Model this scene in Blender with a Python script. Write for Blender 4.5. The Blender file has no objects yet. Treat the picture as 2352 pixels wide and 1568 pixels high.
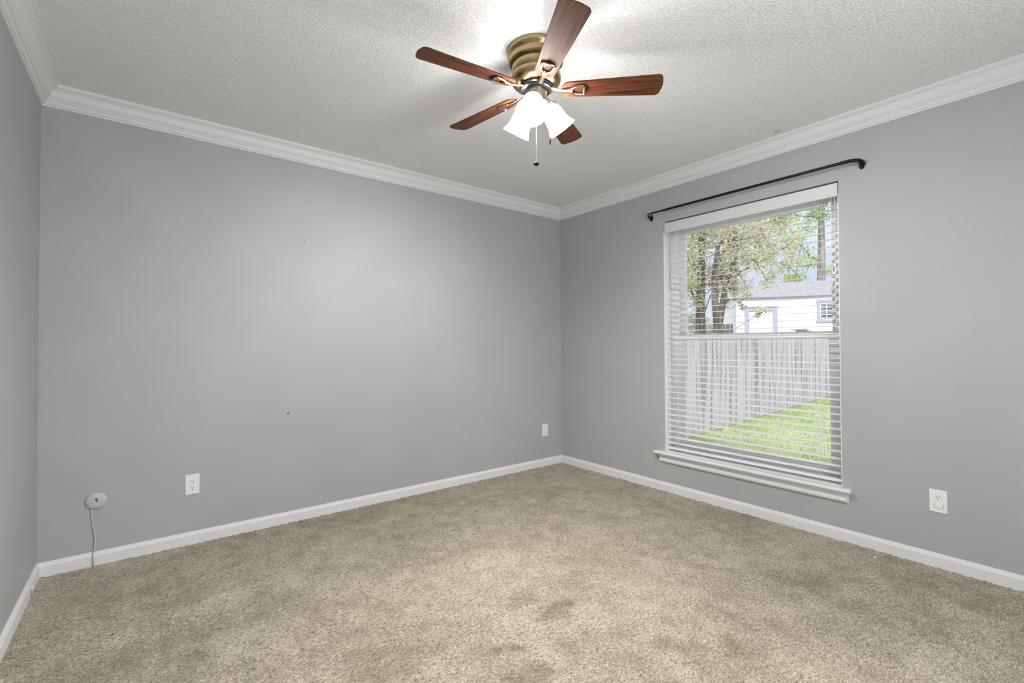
import bpy, bmesh, math, random
import numpy as np
from mathutils import Vector, Matrix

S = bpy.context.scene
C = S.collection
rnd = random.Random(7)
PI = math.pi

# ------------------------------------------------------------------ camera
cam_d = bpy.data.cameras.new('camera')
cam = bpy.data.objects.new('camera', cam_d)
C.objects.link(cam)
S.camera = cam
cam_d.sensor_width = 36.0
cam_d.sensor_fit = 'HORIZONTAL'
cam_d.lens = 1068.24 / 2352 * 36.0
cam_d.shift_x = 9.936 / 2352
cam_d.shift_y = -8.554 / 2352
cam_d.clip_start = 0.02
CAM_RIGHT = Vector((0.789, -0.6143, -0.0041)).normalized()
YAW, PITCH, ROLL = 0.6611, 0.0142, -0.0041
f_ = Vector((math.cos(PITCH) * math.sin(YAW), math.cos(PITCH) * math.cos(YAW), math.sin(PITCH)))
r_ = Vector((math.cos(YAW), -math.sin(YAW), 0))
u_ = r_.cross(f_)
r2 = r_ * math.cos(ROLL) + u_ * math.sin(ROLL)
u2 = -r_ * math.sin(ROLL) + u_ * math.cos(ROLL)
cam.matrix_world = Matrix(((r2.x, u2.x, -f_.x, -3.180), (r2.y, u2.y, -f_.y, -3.2456),
                           (r2.z, u2.z, -f_.z, 1.1384), (0, 0, 0, 1)))

# ------------------------------------------------------------------ exposure, sky, sun, added fill light
S.view_settings.view_transform = 'Standard'
S.view_settings.look = 'None'
S.view_settings.gamma = 1.0
S.view_settings.exposure = 0.0
S.view_settings.use_curve_mapping = False
try:
    S.cycles.use_denoising = True
    S.cycles.max_bounces = 10
    S.cycles.diffuse_bounces = 6
    S.cycles.transparent_max_bounces = 24
    S.cycles.sample_clamp_indirect = 8.0
except Exception:
    pass

W = bpy.data.worlds.new('sky')
S.world = W
W.use_nodes = True
wn = W.node_tree
wn.nodes.clear()
wo = wn.nodes.new('ShaderNodeOutputWorld')
wb = wn.nodes.new('ShaderNodeBackground')
tc = wn.nodes.new('ShaderNodeTexCoord')
sx = wn.nodes.new('ShaderNodeSeparateXYZ')
cr = wn.nodes.new('ShaderNodeValToRGB')
wn.links.new(tc.outputs['Generated'], sx.inputs[0])
wn.links.new(sx.outputs['Z'], cr.inputs[0])
cr.color_ramp.elements[0].position = 0.0
cr.color_ramp.elements[0].color = (0.62, 0.68, 0.80, 1)
cr.color_ramp.elements[1].position = 0.12
cr.color_ramp.elements[1].color = (0.48, 0.54, 0.68, 1)
zn = cr.color_ramp.elements.new(0.8)           # overcast: the zenith is the brightest part
zn.color = (1.25, 1.30, 1.40, 1)
wn.links.new(cr.outputs[0], wb.inputs['Color'])
wb.inputs['Strength'].default_value = 1.5
wn.links.new(wb.outputs[0], wo.inputs[0])

SUN_STRENGTH = 3.4
sd = bpy.data.lights.new('sun', 'SUN')
sd.energy = SUN_STRENGTH
sd.angle = math.radians(12)
sd.color = (1.0, 0.98, 0.97)
so = bpy.data.objects.new('sun', sd)
C.objects.link(so)
so.rotation_euler = Vector((0.62, 0.42, -0.68)).to_track_quat('-Z', 'Y').to_euler()

LAMP = 3300.0         # radiance of the three bulbs of the fan
GLOW = 6.0            # glow of their frosted glass shades
GLASS_DENSITY = 0.81 # share of the light each glass surface stops
FILL = 43.0            # power of the added fill light, in an invented opening behind the camera

ad = bpy.data.lights.new('fill_light_behind_camera', 'AREA')  # unseen area lamp added to brighten the room
ad.shape = 'RECTANGLE'
ad.size = 1.95
ad.size_y = 1.7
ad.energy = FILL
ad.color = (1.0, 1.0, 1.0)
ao = bpy.data.objects.new('fill_light_behind_camera', ad)
C.objects.link(ao)
ao.location = (-2.20, -4.12, 1.25)
ao.rotation_euler = (math.radians(90), 0, 0)      # faces +y, into the room

# ------------------------------------------------------------------ dimensions
L = 3.60          # room width (x from -L to 0)
D = 4.10          # room depth (y from -D to 0)
H = 2.44
WT = 0.20         # wall thickness
OY0, OY1, OZ0, OZ1 = -2.300, -1.141, 0.306, 2.085   # window opening
GROUND = -0.15

# ------------------------------------------------------------------ helpers
def tag(o, label, cat, group=None, kind=None):
    o['label'] = label
    o['category'] = cat
    if group: o['group'] = group
    if kind: o['kind'] = kind
    return o

def link(o, parent=None):
    C.objects.link(o)
    if parent is not None:
        o.parent = parent
    return o

def empty(name, loc=(0, 0, 0), rot=(0, 0, 0)):
    o = bpy.data.objects.new(name, None)
    o.empty_display_size = 0.05
    o.location = loc
    o.rotation_euler = rot
    C.objects.link(o)
    return o

def obj(name, bm, mat, parent=None, smooth=False, loc=None, bevel=0, auto=None):
    me = bpy.data.meshes.new(name)
    bmesh.ops.recalc_face_normals(bm, faces=bm.faces)
    bm.to_mesh(me)
    bm.free()
    me.materials.append(mat)
    if smooth:
        for p in me.polygons: p.use_smooth = True
        if auto:
            try: me.set_sharp_from_angle(angle=math.radians(auto))
            except Exception: pass
    o = bpy.data.objects.new(name, me)
    if loc is not None: o.location = loc
    link(o, parent)
    if bevel:
        m = o.modifiers.new('bevel', 'BEVEL')
        m.width = bevel
        m.segments = 2
        m.limit_method = 'ANGLE'
    return o

def box(bm, a, b):
    x0, y0, z0 = a; x1, y1, z1 = b
    v = [bm.verts.new(p) for p in ((x0, y0, z0), (x1, y0, z0), (x1, y1, z0), (x0, y1, z0),
                                   (x0, y0, z1), (x1, y0, z1), (x1, y1, z1), (x0, y1, z1))]
    for q in ((0, 3, 2, 1), (4, 5, 6, 7), (0, 1, 5, 4), (1, 2, 6, 5), (2, 3, 7, 6), (3, 0, 4, 7)):
        bm.faces.new([v[i] for i in q])

def boxes(*ab):
    bm = bmesh.new()
    for a, b in ab: box(bm, a, b)
    return bm

def lathe(prof, n=48, bm=None, M=None, cap=True):
    """Surface of revolution about Z; prof = [(r, z), ...]."""
    bm = bm or bmesh.new()
    rings = []
    for r, z in prof:
        if r < 1e-6:
            p = Vector((0, 0, z))
            rings.append([bm.verts.new(M @ p if M else p)])
        else:
            ring = []
            for k in range(n):
                a = 2 * PI * k / n
                p = Vector((r * math.cos(a), r * math.sin(a), z))
                ring.append(bm.verts.new(M @ p if M else p))
            rings.append(ring)
    for A, B in zip(rings[:-1], rings[1:]):
        if len(A) == 1 and len(B) == 1: continue
        for k in range(n):
            k2 = (k + 1) % n
            if len(A) == 1: bm.faces.new((A[0], B[k], B[k2]))
            elif len(B) == 1: bm.faces.new((A[k], B[0], A[k2]))
            else: bm.faces.new((A[k], B[k], B[k2], A[k2]))
    if cap:
        for R_ in (rings[0], rings[-1]):
            if len(R_) > 2:
                try: bm.faces.new(R_)
                except ValueError: pass
    return bm

def tube(pts, rad, n=10, bm=None, closed=False, flat=1.0):
    """Tube along pts; rad is a number or a list."""
    bm = bm or bmesh.new()
    pts = [Vector(p) for p in pts]
    m = len(pts)
    rads = rad if isinstance(rad, (list, tuple)) else [rad] * m
    t0 = (pts[1] - pts[0]).normalized()
    up = Vector((0, 0, 1)) if abs(t0.z) < 0.9 else Vector((0, 1, 0))
    nrm = (up - t0 * up.dot(t0)).normalized()
    rings = []
    for i, p in enumerate(pts):
        if closed:
            t = (pts[(i + 1) % m] - pts[i - 1]).normalized()
        else:
            t = (pts[min(i + 1, m - 1)] - pts[max(i - 1, 0)]).normalized()
        nrm = (nrm - t * nrm.dot(t)).normalized()
        b = t.cross(nrm)
        ring = []
        for k in range(n):
            a = 2 * PI * k / n
            ring.append(bm.verts.new(p + nrm * (math.cos(a) * rads[i] * flat) + b * (math.sin(a) * rads[i])))
        rings.append(ring)
    pairs = list(zip(rings[:-1], rings[1:]))
    if closed: pairs.append((rings[-1], rings[0]))
    for A, B in pairs:
        for k in range(n):
            bm.faces.new((A[k], B[k], B[(k + 1) % n], A[(k + 1) % n]))
    if not closed:
        bm.faces.new(rings[0]); bm.faces.new(rings[-1][::-1])
    return bm

def sweep(prof, a, b, out, m0=0.0, m1=0.0, bm=None):
    """Extrude a profile [(d, z)] from a to b; d is measured along 'out'. m0/m1: miter factors (shift along the run per d)."""
    bm = bm or bmesh.new()
    a, b, out = Vector(a), Vector(b), Vector(out)
    t = (b - a).normalized()
    A = [bm.verts.new(a + out * d + t * (m0 * d) + Vector((0, 0, z))) for d, z in prof]
    B = [bm.verts.new(b + out * d - t * (m1 * d) + Vector((0, 0, z))) for d, z in prof]
    n = len(prof)
    for k in range(n):
        bm.faces.new((A[k], B[k], B[(k + 1) % n], A[(k + 1) % n]))
    bm.faces.new(A); bm.faces.new(B[::-1])
    return bm

def prism(outline, z0, z1, bm=None, M=None):
    bm = bm or bmesh.new()
    f = (lambda p: M @ Vector(p)) if M else (lambda p: Vector(p))
    A = [bm.verts.new(f((x, y, z0))) for x, y in outline]
    B = [bm.verts.new(f((x, y, z1))) for x, y in outline]
    n = len(outline)
    for k in range(n):
        bm.faces.new((A[k], A[(k + 1) % n], B[(k + 1) % n], B[k]))
    bm.faces.new(A[::-1]); bm.faces.new(B)
    return bm

def axes(o, x, y, z):
    """Matrix with the given axes and origin."""
    return Matrix(((x[0], y[0], z[0], o[0]), (x[1], y[1], z[1], o[1]), (x[2], y[2], z[2], o[2]), (0, 0, 0, 1)))

# ------------------------------------------------------------------ materials
def mat(name, col, rough=0.6, metal=0.0, spec=0.5, noise=None, bump=None, col2=None, emit=None):
    m = bpy.data.materials.new(name)
    m.use_nodes = True
    nt = m.node_tree
    b = nt.nodes['Principled BSDF']
    b.inputs['Base Color'].default_value = (*col, 1)
    b.inputs['Roughness'].default_value = rough
    b.inputs['Metallic'].default_value = metal
    b.inputs['Specular IOR Level'].default_value = spec
    tcn = nt.nodes.new('ShaderNodeTexCoord')
    if noise:
        sc, c2, lo, hi = noise
        nz = nt.nodes.new('ShaderNodeTexNoise')
        nz.inputs['Scale'].default_value = sc if not isinstance(sc, tuple) else 1.0
        nz.inputs['Detail'].default_value = 4
        if isinstance(sc, tuple):
            mp = nt.nodes.new('ShaderNodeMapping')
            mp.inputs['Scale'].default_value = sc
            nt.links.new(tcn.outputs['Object'], mp.inputs[0])
            nt.links.new(mp.outputs[0], nz.inputs['Vector'])
        else:
            nt.links.new(tcn.outputs['Object'], nz.inputs['Vector'])
        rp = nt.nodes.new('ShaderNodeValToRGB')
        rp.color_ramp.elements[0].position = lo
        rp.color_ramp.elements[0].color = (*col, 1)
        rp.color_ramp.elements[1].position = hi
        rp.color_ramp.elements[1].color = (*c2, 1)
        nt.links.new(nz.outputs['Fac'], rp.inputs[0])
        nt.links.new(rp.outputs[0], b.inputs['Base Color'])
    if bump:
        sc, st, dist = bump
        nz = nt.nodes.new('ShaderNodeTexNoise')
        nz.inputs['Scale'].default_value = sc
        nz.inputs['Detail'].default_value = 3
        nt.links.new(tcn.outputs['Object'], nz.inputs['Vector'])
        bp = nt.nodes.new('ShaderNodeBump')
        bp.inputs['Strength'].default_value = st
        bp.inputs['Distance'].default_value = dist
        nt.links.new(nz.outputs['Fac'], bp.inputs['Height'])
        nt.links.new(bp.outputs[0], b.inputs['Normal'])
    if emit:
        b.inputs['Emission Color'].default_value = (*emit[0], 1)
        b.inputs['Emission Strength'].default_value = emit[1]
    return m

M_wall = mat('grey_wall_paint', (0.400, 0.400, 0.404), 0.55, spec=0.35, noise=(3.0, (0.42, 0.42, 0.424), 0.35, 0.7), bump=(260, 0.12, 0.002))
M_ceiling = mat('ceiling_paint', (0.86, 0.86, 0.86), 0.85, spec=0.2)
M_trim = mat('white_trim_paint', (0.72, 0.72, 0.725), 0.5, spec=0.4)
M_vinyl = mat('white_vinyl', (0.84, 0.84, 0.85), 0.35, spec=0.4)
M_blind = mat('white_blind', (0.80, 0.80, 0.80), 0.38, spec=0.45)
M_valance = mat('white_valance', (0.62, 0.62, 0.62), 0.38, spec=0.4)
M_cord = mat('white_cord', (0.78, 0.78, 0.78), 0.7)
M_wand = mat('clear_plastic_wand', (0.30, 0.30, 0.30), 0.25)
M_tassel = mat('grey_plastic', (0.50, 0.49, 0.48), 0.5)
M_plate = mat('white_plastic', (0.80, 0.80, 0.80), 0.3, spec=0.45)
M_dark = mat('dark_slot', (0.01, 0.01, 0.01), 0.6)
M_black = mat('black_enamel', (0.006, 0.006, 0.0065), 0.35, spec=0.25)
M_jack = mat('painted_grey_plastic', (0.50, 0.50, 0.505), 0.5, spec=0.35)
M_brass = mat('antique_brass', (0.40, 0.30, 0.155), 0.30, metal=1.0, noise=((40, 40, 400), (0.34, 0.255, 0.13), 0.4, 0.65))
M_brasslight = mat('polished_brass', (0.62, 0.54, 0.38), 0.20, metal=1.0)
M_pewter = mat('aged_pewter_brass', (0.42, 0.37, 0.29), 0.30, metal=1.0)
M_gunmetal = mat('dark_ring', (0.018, 0.02, 0.024), 0.35, metal=0.3)
M_wooddark = mat('dark_pull_knob', (0.02, 0.017, 0.015), 0.6, spec=0.15)
M_chain = mat('bead_chain', (0.55, 0.53, 0.50), 0.35, metal=0.8)

# textured ceiling: splatter bumps
def ceiling_texture(m):
    nt = m.node_tree
    b = nt.nodes['Principled BSDF']
    t = nt.nodes.new('ShaderNodeTexCoord')
    n1 = nt.nodes.new('ShaderNodeTexNoise'); n1.inputs['Scale'].default_value = 120; n1.inputs['Detail'].default_value = 3
    n1.inputs['Roughness'].default_value = 0.55; n1.inputs['Distortion'].default_value = 0.1
    rp = nt.nodes.new('ShaderNodeValToRGB')
    rp.color_ramp.elements[0].position = 0.50; rp.color_ramp.elements[1].position = 0.68
    bp = nt.nodes.new('ShaderNodeBump'); bp.inputs['Strength'].default_value = 0.62; bp.inputs['Distance'].default_value = 0.0062
    nt.links.new(t.outputs['Object'], n1.inputs['Vector'])
    nt.links.new(n1.outputs['Fac'], rp.inputs[0])
    nt.links.new(rp.outputs[0], bp.inputs['Height'])
    nt.links.new(bp.outputs[0], b.inputs['Normal'])
ceiling_texture(M_ceiling)

def bulb_mat():
    m = bpy.data.materials.new('lit_bulb')
    m.use_nodes = True
    b = m.node_tree.nodes['Principled BSDF']
    b.inputs['Base Color'].default_value = (0.3, 0.3, 0.3, 1)
    b.inputs['Emission Color'].default_value = (1.0, 0.99, 0.97, 1)
    b.inputs['Emission Strength'].default_value = LAMP
    return m
M_bulb = bulb_mat()

def shade_mat():
    """Frosted glass: a little of the bulb's light comes straight through, the rest makes the glass glow."""
    m = bpy.data.materials.new('lit_frosted_glass')
    m.use_nodes = True
    nt = m.node_tree
    b = nt.nodes['Principled BSDF']
    b.inputs['Base Color'].default_value = (0.3, 0.3, 0.3, 1)
    b.inputs['Roughness'].default_value = 0.4
    b.inputs['Emission Color'].default_value = (1.0, 0.99, 0.97, 1)
    b.inputs['Emission Strength'].default_value = GLOW
    tr = nt.nodes.new('ShaderNodeBsdfTransparent')
    mx = nt.nodes.new('ShaderNodeMixShader'); mx.inputs[0].default_value = GLASS_DENSITY
    out = nt.nodes['Material Output']
    nt.links.new(tr.outputs[0], mx.inputs[1]); nt.links.new(b.outputs[0], mx.inputs[2]); nt.links.new(mx.outputs[0], out.inputs[0])
    return m
M_shade = shade_mat()

def wood_blade():
    m = bpy.data.materials.new('mahogany_veneer')
    m.use_nodes = True
    nt = m.node_tree
    b = nt.nodes['Principled BSDF']
    t = nt.nodes.new('ShaderNodeTexCoord')
    mp = nt.nodes.new('ShaderNodeMapping'); mp.inputs['Scale'].default_value = (4, 210, 40)
    n1 = nt.nodes.new('ShaderNodeTexNoise'); n1.inputs['Scale'].default_value = 1.0; n1.inputs['Detail'].default_value = 5; n1.inputs['Distortion'].default_value = 0.4
    rp = nt.nodes.new('ShaderNodeValToRGB')
    e = rp.color_ramp.elements
    e[0].position = 0.33; e[0].color = (0.030, 0.010, 0.006, 1)
    e[1].position = 0.68; e[1].color = (0.200, 0.068, 0.030, 1)
    nt.links.new(t.outputs['Object'], mp.inputs[0]); nt.links.new(mp.outputs[0], n1.inputs['Vector'])
    nt.links.new(n1.outputs['Fac'], rp.inputs[0]); nt.links.new(rp.outputs[0], b.inputs['Base Color'])
    b.inputs['Roughness'].default_value = 0.48
    b.inputs['Specular IOR Level'].default_value = 0.13
    return m
M_blade = wood_blade()

def glass_mat():
    m = bpy.data.materials.new('window_glass')
    m.use_nodes = True
    nt = m.node_tree
    nt.nodes.clear()
    o = nt.nodes.new('ShaderNodeOutputMaterial')
    tr = nt.nodes.new('ShaderNodeBsdfTransparent'); tr.inputs[0].default_value = (0.97, 0.97, 0.97, 1)
    gl = nt.nodes.new('ShaderNodeBsdfGlossy'); gl.inputs['Roughness'].default_value = 0.02
    fr = nt.nodes.new('ShaderNodeFresnel'); fr.inputs['IOR'].default_value = 1.25
    mx = nt.nodes.new('ShaderNodeMixShader')
    nt.links.new(fr.outputs[0], mx.inputs[0]); nt.links.new(tr.outputs[0], mx.inputs[1]); nt.links.new(gl.outputs[0], mx.inputs[2])
    nt.links.new(mx.outputs[0], o.inputs[0])
    return m
M_glass = glass_mat()

def carpet_mat():
    m = bpy.data.materials.new('beige_carpet_yarn')
    m.use_nodes = True
    nt = m.node_tree
    b = nt.nodes['Principled BSDF']
    b.inputs['Roughness'].default_value = 0.95
    b.inputs['Specular IOR Level'].default_value = 0.1
    b.inputs['Sheen Weight'].default_value = 0.15
    N, Lk = nt.nodes.new, nt.links.new
    tcn = N('ShaderNodeTexCoord')
    def noise(scale, rot=0.0, detail=1.0, rough=.5):
        mp = N('ShaderNodeMapping'); mp.inputs['Scale'].default_value = scale; mp.inputs['Rotation'].default_value = (0, 0, rot)
        Lk(tcn.outputs['Object'], mp.inputs[0])
        nz = N('ShaderNodeTexNoise'); nz.inputs['Scale'].default_value = 1.0; nz.inputs['Detail'].default_value = detail
        nz.inputs['Roughness'].default_value = rough
        Lk(mp.outputs[0], nz.inputs['Vector'])
        return nz.outputs['Fac']
    def math_(op, x, y):
        m_ = N('ShaderNodeMath'); m_.operation = op
        for i, v in enumerate((x, y)):
            if isinstance(v, (int, float)): m_.inputs[i].default_value = v
            else: Lk(v, m_.inputs[i])
        return m_.outputs[0]
    n1 = noise((230, 260, 230), .6)
    n2 = noise((330, 330, 330), 0)
    n3 = noise((85, 200, 150), -.55)
    t = math_('ADD', math_('MULTIPLY', math_('SUBTRACT', n1, .5), 1.45), math_('MULTIPLY', math_('SUBTRACT', n2, .5), .75))
    t = math_('ADD', t, math_('MULTIPLY', math_('SUBTRACT', n3, .5), 1.05))
    n4 = noise((42, 70, 50), .5, 2.0)
    t = math_('ADD', t, math_('MULTIPLY', math_('SUBTRACT', n4, .5), .75))
    at = N('ShaderNodeAttribute'); at.attribute_name = 'wear'
    t = math_('MULTIPLY', math_('ADD', t, .60), at.outputs['Fac'])
    rp = N('ShaderNodeValToRGB')
    e = rp.color_ramp.elements
    e[0].position = 0.0; e[0].color = (0.080, 0.061, 0.032, 1)
    e[1].position = 1.0; e[1].color = (0.545, 0.49, 0.392, 1)
    x = e.new(0.45); x.color = (0.270, 0.236, 0.171, 1)
    Lk(t, rp.inputs[0])
    Lk(rp.outputs[0], b.inputs['Base Color'])
    bp = N('ShaderNodeBump'); bp.inputs['Strength'].default_value = 0.8; bp.inputs['Distance'].default_value = 0.004
    Lk(math_('ADD', n1, math_('MULTIPLY', n3, .8)), bp.inputs['Height'])
    Lk(bp.outputs[0], b.inputs['Normal'])
    return m
M_carpet = carpet_mat()

# ------------------------------------------------------------------ room shell
def shell(name, bm, m, label, cat, **k):
    return tag(obj(name, bm, m, **k), label, cat, kind='structure')

# right wall with the window opening (x 0..WT)
shell('wall_right', boxes(((0, -D - WT, -0.1), (WT, OY0, H + 0.1)), ((0, OY1, -0.1), (WT, WT, H + 0.1)),
                          ((0, OY0, -0.1), (WT, OY1, OZ0)), ((0, OY0, OZ1), (WT, OY1, H + 0.1))),
      M_wall, 'smooth grey painted wall that holds the window', 'wall')
wall_back = shell('wall_back', boxes(((-L - WT, 0, -0.1), (0, WT, H + 0.1))), M_wall, 'long plain grey wall facing the camera, left of the room corner', 'wall')
shell('wall_left', boxes(((-L - WT, -D - WT, -0.1), (-L, 0, H + 0.1))), M_wall, 'grey wall cut by the picture edge, beside the round jack', 'wall')
# wall behind the camera, with an invented opening that holds the fill light
FX0, FX1, FZ0, FZ1 = -3.25, -1.15, 0.35, 2.15
shell('wall_front', boxes(((-L, -D - WT, -0.1), (FX0, -D, H + 0.1)), ((FX1, -D - WT, -0.1), (0, -D, H + 0.1)),
                          ((FX0, -D - WT, -0.1), (FX1, -D, FZ0)), ((FX0, -D - WT, FZ1), (FX1, -D, H + 0.1))),
      M_wall, 'grey wall behind the camera', 'wall')
shell('ceiling', boxes(((-L - WT, -D - WT - 1.8, H), (WT, WT, H + 0.15))), M_ceiling, 'white ceiling with a sprayed splatter texture', 'ceiling')  # slab runs past the front wall as an added overhang that blocks the sun

# nail holes and scuffs in the back wall (pattern of marks, one small part each)
for (x, z, r, m, nm) in ((-2.354, 1.823, .0028, M_dark, 'nail_hole'), (-1.998, 1.823, .0032, M_dark, 'nail_hole'),
                         (-2.163, .856, .0030, M_dark, 'nail_hole'), (-2.453, .699, .0050, M_dark, 'nail_hole'),
                         (-2.367, 1.453, .006, M_jack, 'filler_patch')):
    bm = lathe([(r, 0), (r * .9, .0006), (0, .0006)], 10, M=axes((x, -0.0002, z), (1, 0, 0), (0, 0, 1.2), (0, -1, 0)))
    obj(nm, bm, m, wall_back)

# ------------------------------------------------------------------ carpet floor: real pile relief
def carpet():
    st = 0.0055
    x0, x1, y0, y1 = -L - 0.004, 0.004, -3.1, 0.004
    nx = int(round((x1 - x0) / st)) + 1
    ny = int(round((y1 - y0) / st)) + 1
    rs = np.random.RandomState(3)
    fx = np.fft.fftfreq(nx, d=st)[None, :]
    fy = np.fft.fftfreq(ny, d=st)[:, None]
    def field(sx_, sy_, ang=0.0):
        ca, sa = math.cos(ang), math.sin(ang)
        u = fx * ca + fy * sa; v = -fx * sa + fy * ca
        flt = np.exp(-2 * (PI ** 2) * ((u * sx_) ** 2 + (v * sy_) ** 2))
        g = np.fft.ifft2(np.fft.fft2(rs.standard_normal((ny, nx))) * flt).real
        return g / g.std()
    hgt = 0.0012 * field(.0030, .0030) + 0.0012 * field(.0060, .0035, .6)
    big = field(.07, .07) * .035 + field(.24, .18) * .022 + field(.022, .022) * 0.05
    X, Y = np.meshgrid(np.linspace(x0, x1, nx), np.linspace(y0, y1, ny))
    st_mask = np.zeros_like(X)
    wx = field(.02, .02) * .014; wy = field(.02, .02) * .014        # ragged outlines
    for (sx0, sy0, rx, ry, w) in ((-1.80, -1.80, .085, .060, .55), (-1.70, -1.775, .045, .045, .45), (-1.58, -1.665, .05, .06, .32),
                                  (-2.09, -1.85, .04, .035, .5), (-1.565, -2.283, .09, .05, .35), (-1.63, -2.20, .05, .04, .35),
                                  (-0.72, -2.36, .16, .09, .25), (-2.13, -2.04, .10, .07, .4), (-2.48, -1.66, .14, .10, .28),
                                  (-1.86, -1.62, .12, .07, .22), (-1.45, -1.45, .10, .08, .2), (-2.85, -1.02, .25, .14, .25),
                                  (-1.15, -2.10, .14, .08, .08), (-1.0, -2.6, .20, .10, .10), (-1.68, -1.04, .2, .1, .12)):
        st_mask += w * np.exp(-(((X + wx - sx0) / rx) ** 2 + ((Y + wy - sy0) / ry) ** 2) ** 1.5)
    edge = field(.014, .014) * .2
    fleck = np.clip((1 + big * 1.7) * (1 - np.clip(st_mask, 0, .8) * (0.85 + edge)), 0.05, 1.4)
    # pile is pushed down beside the baseboards
    co = np.empty((ny * nx, 3), np.float32)
    co[:, 0] = X.ravel(); co[:, 1] = Y.ravel(); co[:, 2] = hgt.ravel()
    idx = np.arange(ny * nx).reshape(ny, nx)
    quads = np.stack((idx[:-1, :-1], idx[:-1, 1:], idx[1:, 1:], idx[1:, :-1]), -1).reshape(-1, 4)
    # backing underneath, so that the floor has thickness
    base = ny * nx
    cb = np.array([(x0, y0, -.1), (x1, y0, -.1), (x1, y1, -.1), (x0, y1, -.1),
                   (x0, -D - .004, 0), (x1, -D - .004, 0), (x1, y0 + .002, 0), (x0, y0 + .002, 0)], np.float32)
    co = np.vstack((co, cb))
    me = bpy.data.meshes.new('floor')
    nq = len(quads)
    me.vertices.add(len(co)); me.vertices.foreach_set('co', co.ravel())
    loops = np.concatenate((quads.ravel(), np.array([base + 3, base + 2, base + 1, base, base + 4, base + 5, base + 6, base + 7])))
    me.loops.add(len(loops)); me.loops.foreach_set('vertex_index', loops.astype(np.int32))
    me.polygons.add(nq + 2)
    me.polygons.foreach_set('loop_start', (np.arange(nq + 2) * 4).astype(np.int32))
    me.polygons.foreach_set('use_smooth', np.ones(nq + 2, bool))
    me.update(calc_edges=True)
    a = me.attributes.new('wear', 'FLOAT', 'POINT')
    a.data.foreach_set('value', np.concatenate((fleck.ravel(), [1.0] * 8)).astype(np.float32))
    me.materials.append(M_carpet)
    o = bpy.data.objects.new('floor', me)
    link(o)
    return tag(o, 'beige wall to wall carpet with flecks and worn stains', 'carpet', kind='structure')
carpet()

# ------------------------------------------------------------------ baseboards and crown moulding
BT = 0.013
base_prof = [(0, -0.01), (BT, -0.01), (BT, 0.050), (BT - .001, 0.0535), (0.0085, 0.0605), (0.0065, 0.067), (0.0035, 0.0698), (0, 0.0698)]
def baseboard(name, a, b, out, label):
    shell(name, sweep(base_prof, a, b, out, 1.0, 1.0), M_trim, label, 'baseboard')
baseboard('baseboard_back', (-L, 0, 0), (0, 0, 0), (0, -1, 0), 'white baseboard under the wall outlets, running to the room corner')
baseboard('baseboard_right', (0, 0, 0), (0, -D, 0), (-1, 0, 0), 'white baseboard beneath the window')
baseboard('baseboard_left', (-L, -D, 0), (-L, 0, 0), (1, 0, 0), 'short piece of white baseboard at the lower left picture edge')
baseboard('baseboard_front', (0, -D, 0), (-L, -D, 0), (0, 1, 0), 'white baseboard behind the camera')

CP, CD = 0.068, 0.0993
crown_prof = [(0, 0), (CP, 0), (CP, -0.013), (CP - .001, -0.0155), (0.0615, -0.0175), (0.0600, -0.0195)]
for k in range(1, 9):        # shallow S curve
    t = k / 8
    d = 0.0600 + (0.0245 - 0.0600) * t
    z = -0.0195 + (-0.0655 + 0.0195) * t
    s = math.sin(t * 2 * PI) * 0.0035
    crown_prof.append((d - s * .7, z + s * .7))
crown_prof += [(0.0255, -0.0670), (0.0265, -0.0700), (0.0255, -0.0735), (0.0195, -0.0745), (0.0190, -0.0770),
               (0.0180, -0.0850), (0.0130, -0.0915), (0.0075, -0.0925), (0.0075, -0.0945), (0.0060, -0.0993), (0, -0.0993)]
def crown(name, a, b, out, label):
    shell(name, sweep(crown_prof, a, b, out, 1.0, 1.0), M_trim, label, 'crown moulding')
crown('trim_1', (-L, 0, H), (0, 0, H), (0, -1, 0), 'white crown moulding along the top of the long back wall')
crown('trim_2', (0, 0, H), (0, -D, H), (-1, 0, 0), 'white crown moulding above the window')
crown('trim_3', (-L, -D, H), (-L, 0, H), (1, 0, 0), 'white crown moulding at the upper left picture corner')
crown('trim_4', (0, -D, H), (-L, -D, H), (0, 1, 0), 'white crown moulding behind the camera')

# ------------------------------------------------------------------ window
win = empty('window_1', (0.10, (OY0 + OY1) / 2, OZ0))
tag(win, 'white single hung window with a deep sill, looking onto the garden', 'window', kind='structure')
IW = win.matrix_world  # identity rotation; parts are built in world space and offset
def wpart(name, bm, m, parent=win, **k):
    bmesh.ops.translate(bm, verts=bm.verts, vec=-Vector(win.location))
    return obj(name, bm, m, parent, **k)
fy0, fy1, fz0, fz1 = OY0, OY1, OZ0, OZ1
# white lining of the opening (thin boards on all four sides)
wpart('jamb_lining', boxes(((0.012, fy1 - .003, fz0), (0.20, fy1, fz1)), ((0.012, fy0, fz0), (0.20, fy0 + .003, fz1)),
                           ((0.0, fy1 - .003, fz0), (0.012, fy1, 2.0)), ((0.0, fy0, fz0), (0.012, fy0 + .003, 2.0)),
                           ((0.0, fy0, fz0), (0.20, fy1, fz0 + .004))), M_vinyl)
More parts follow.
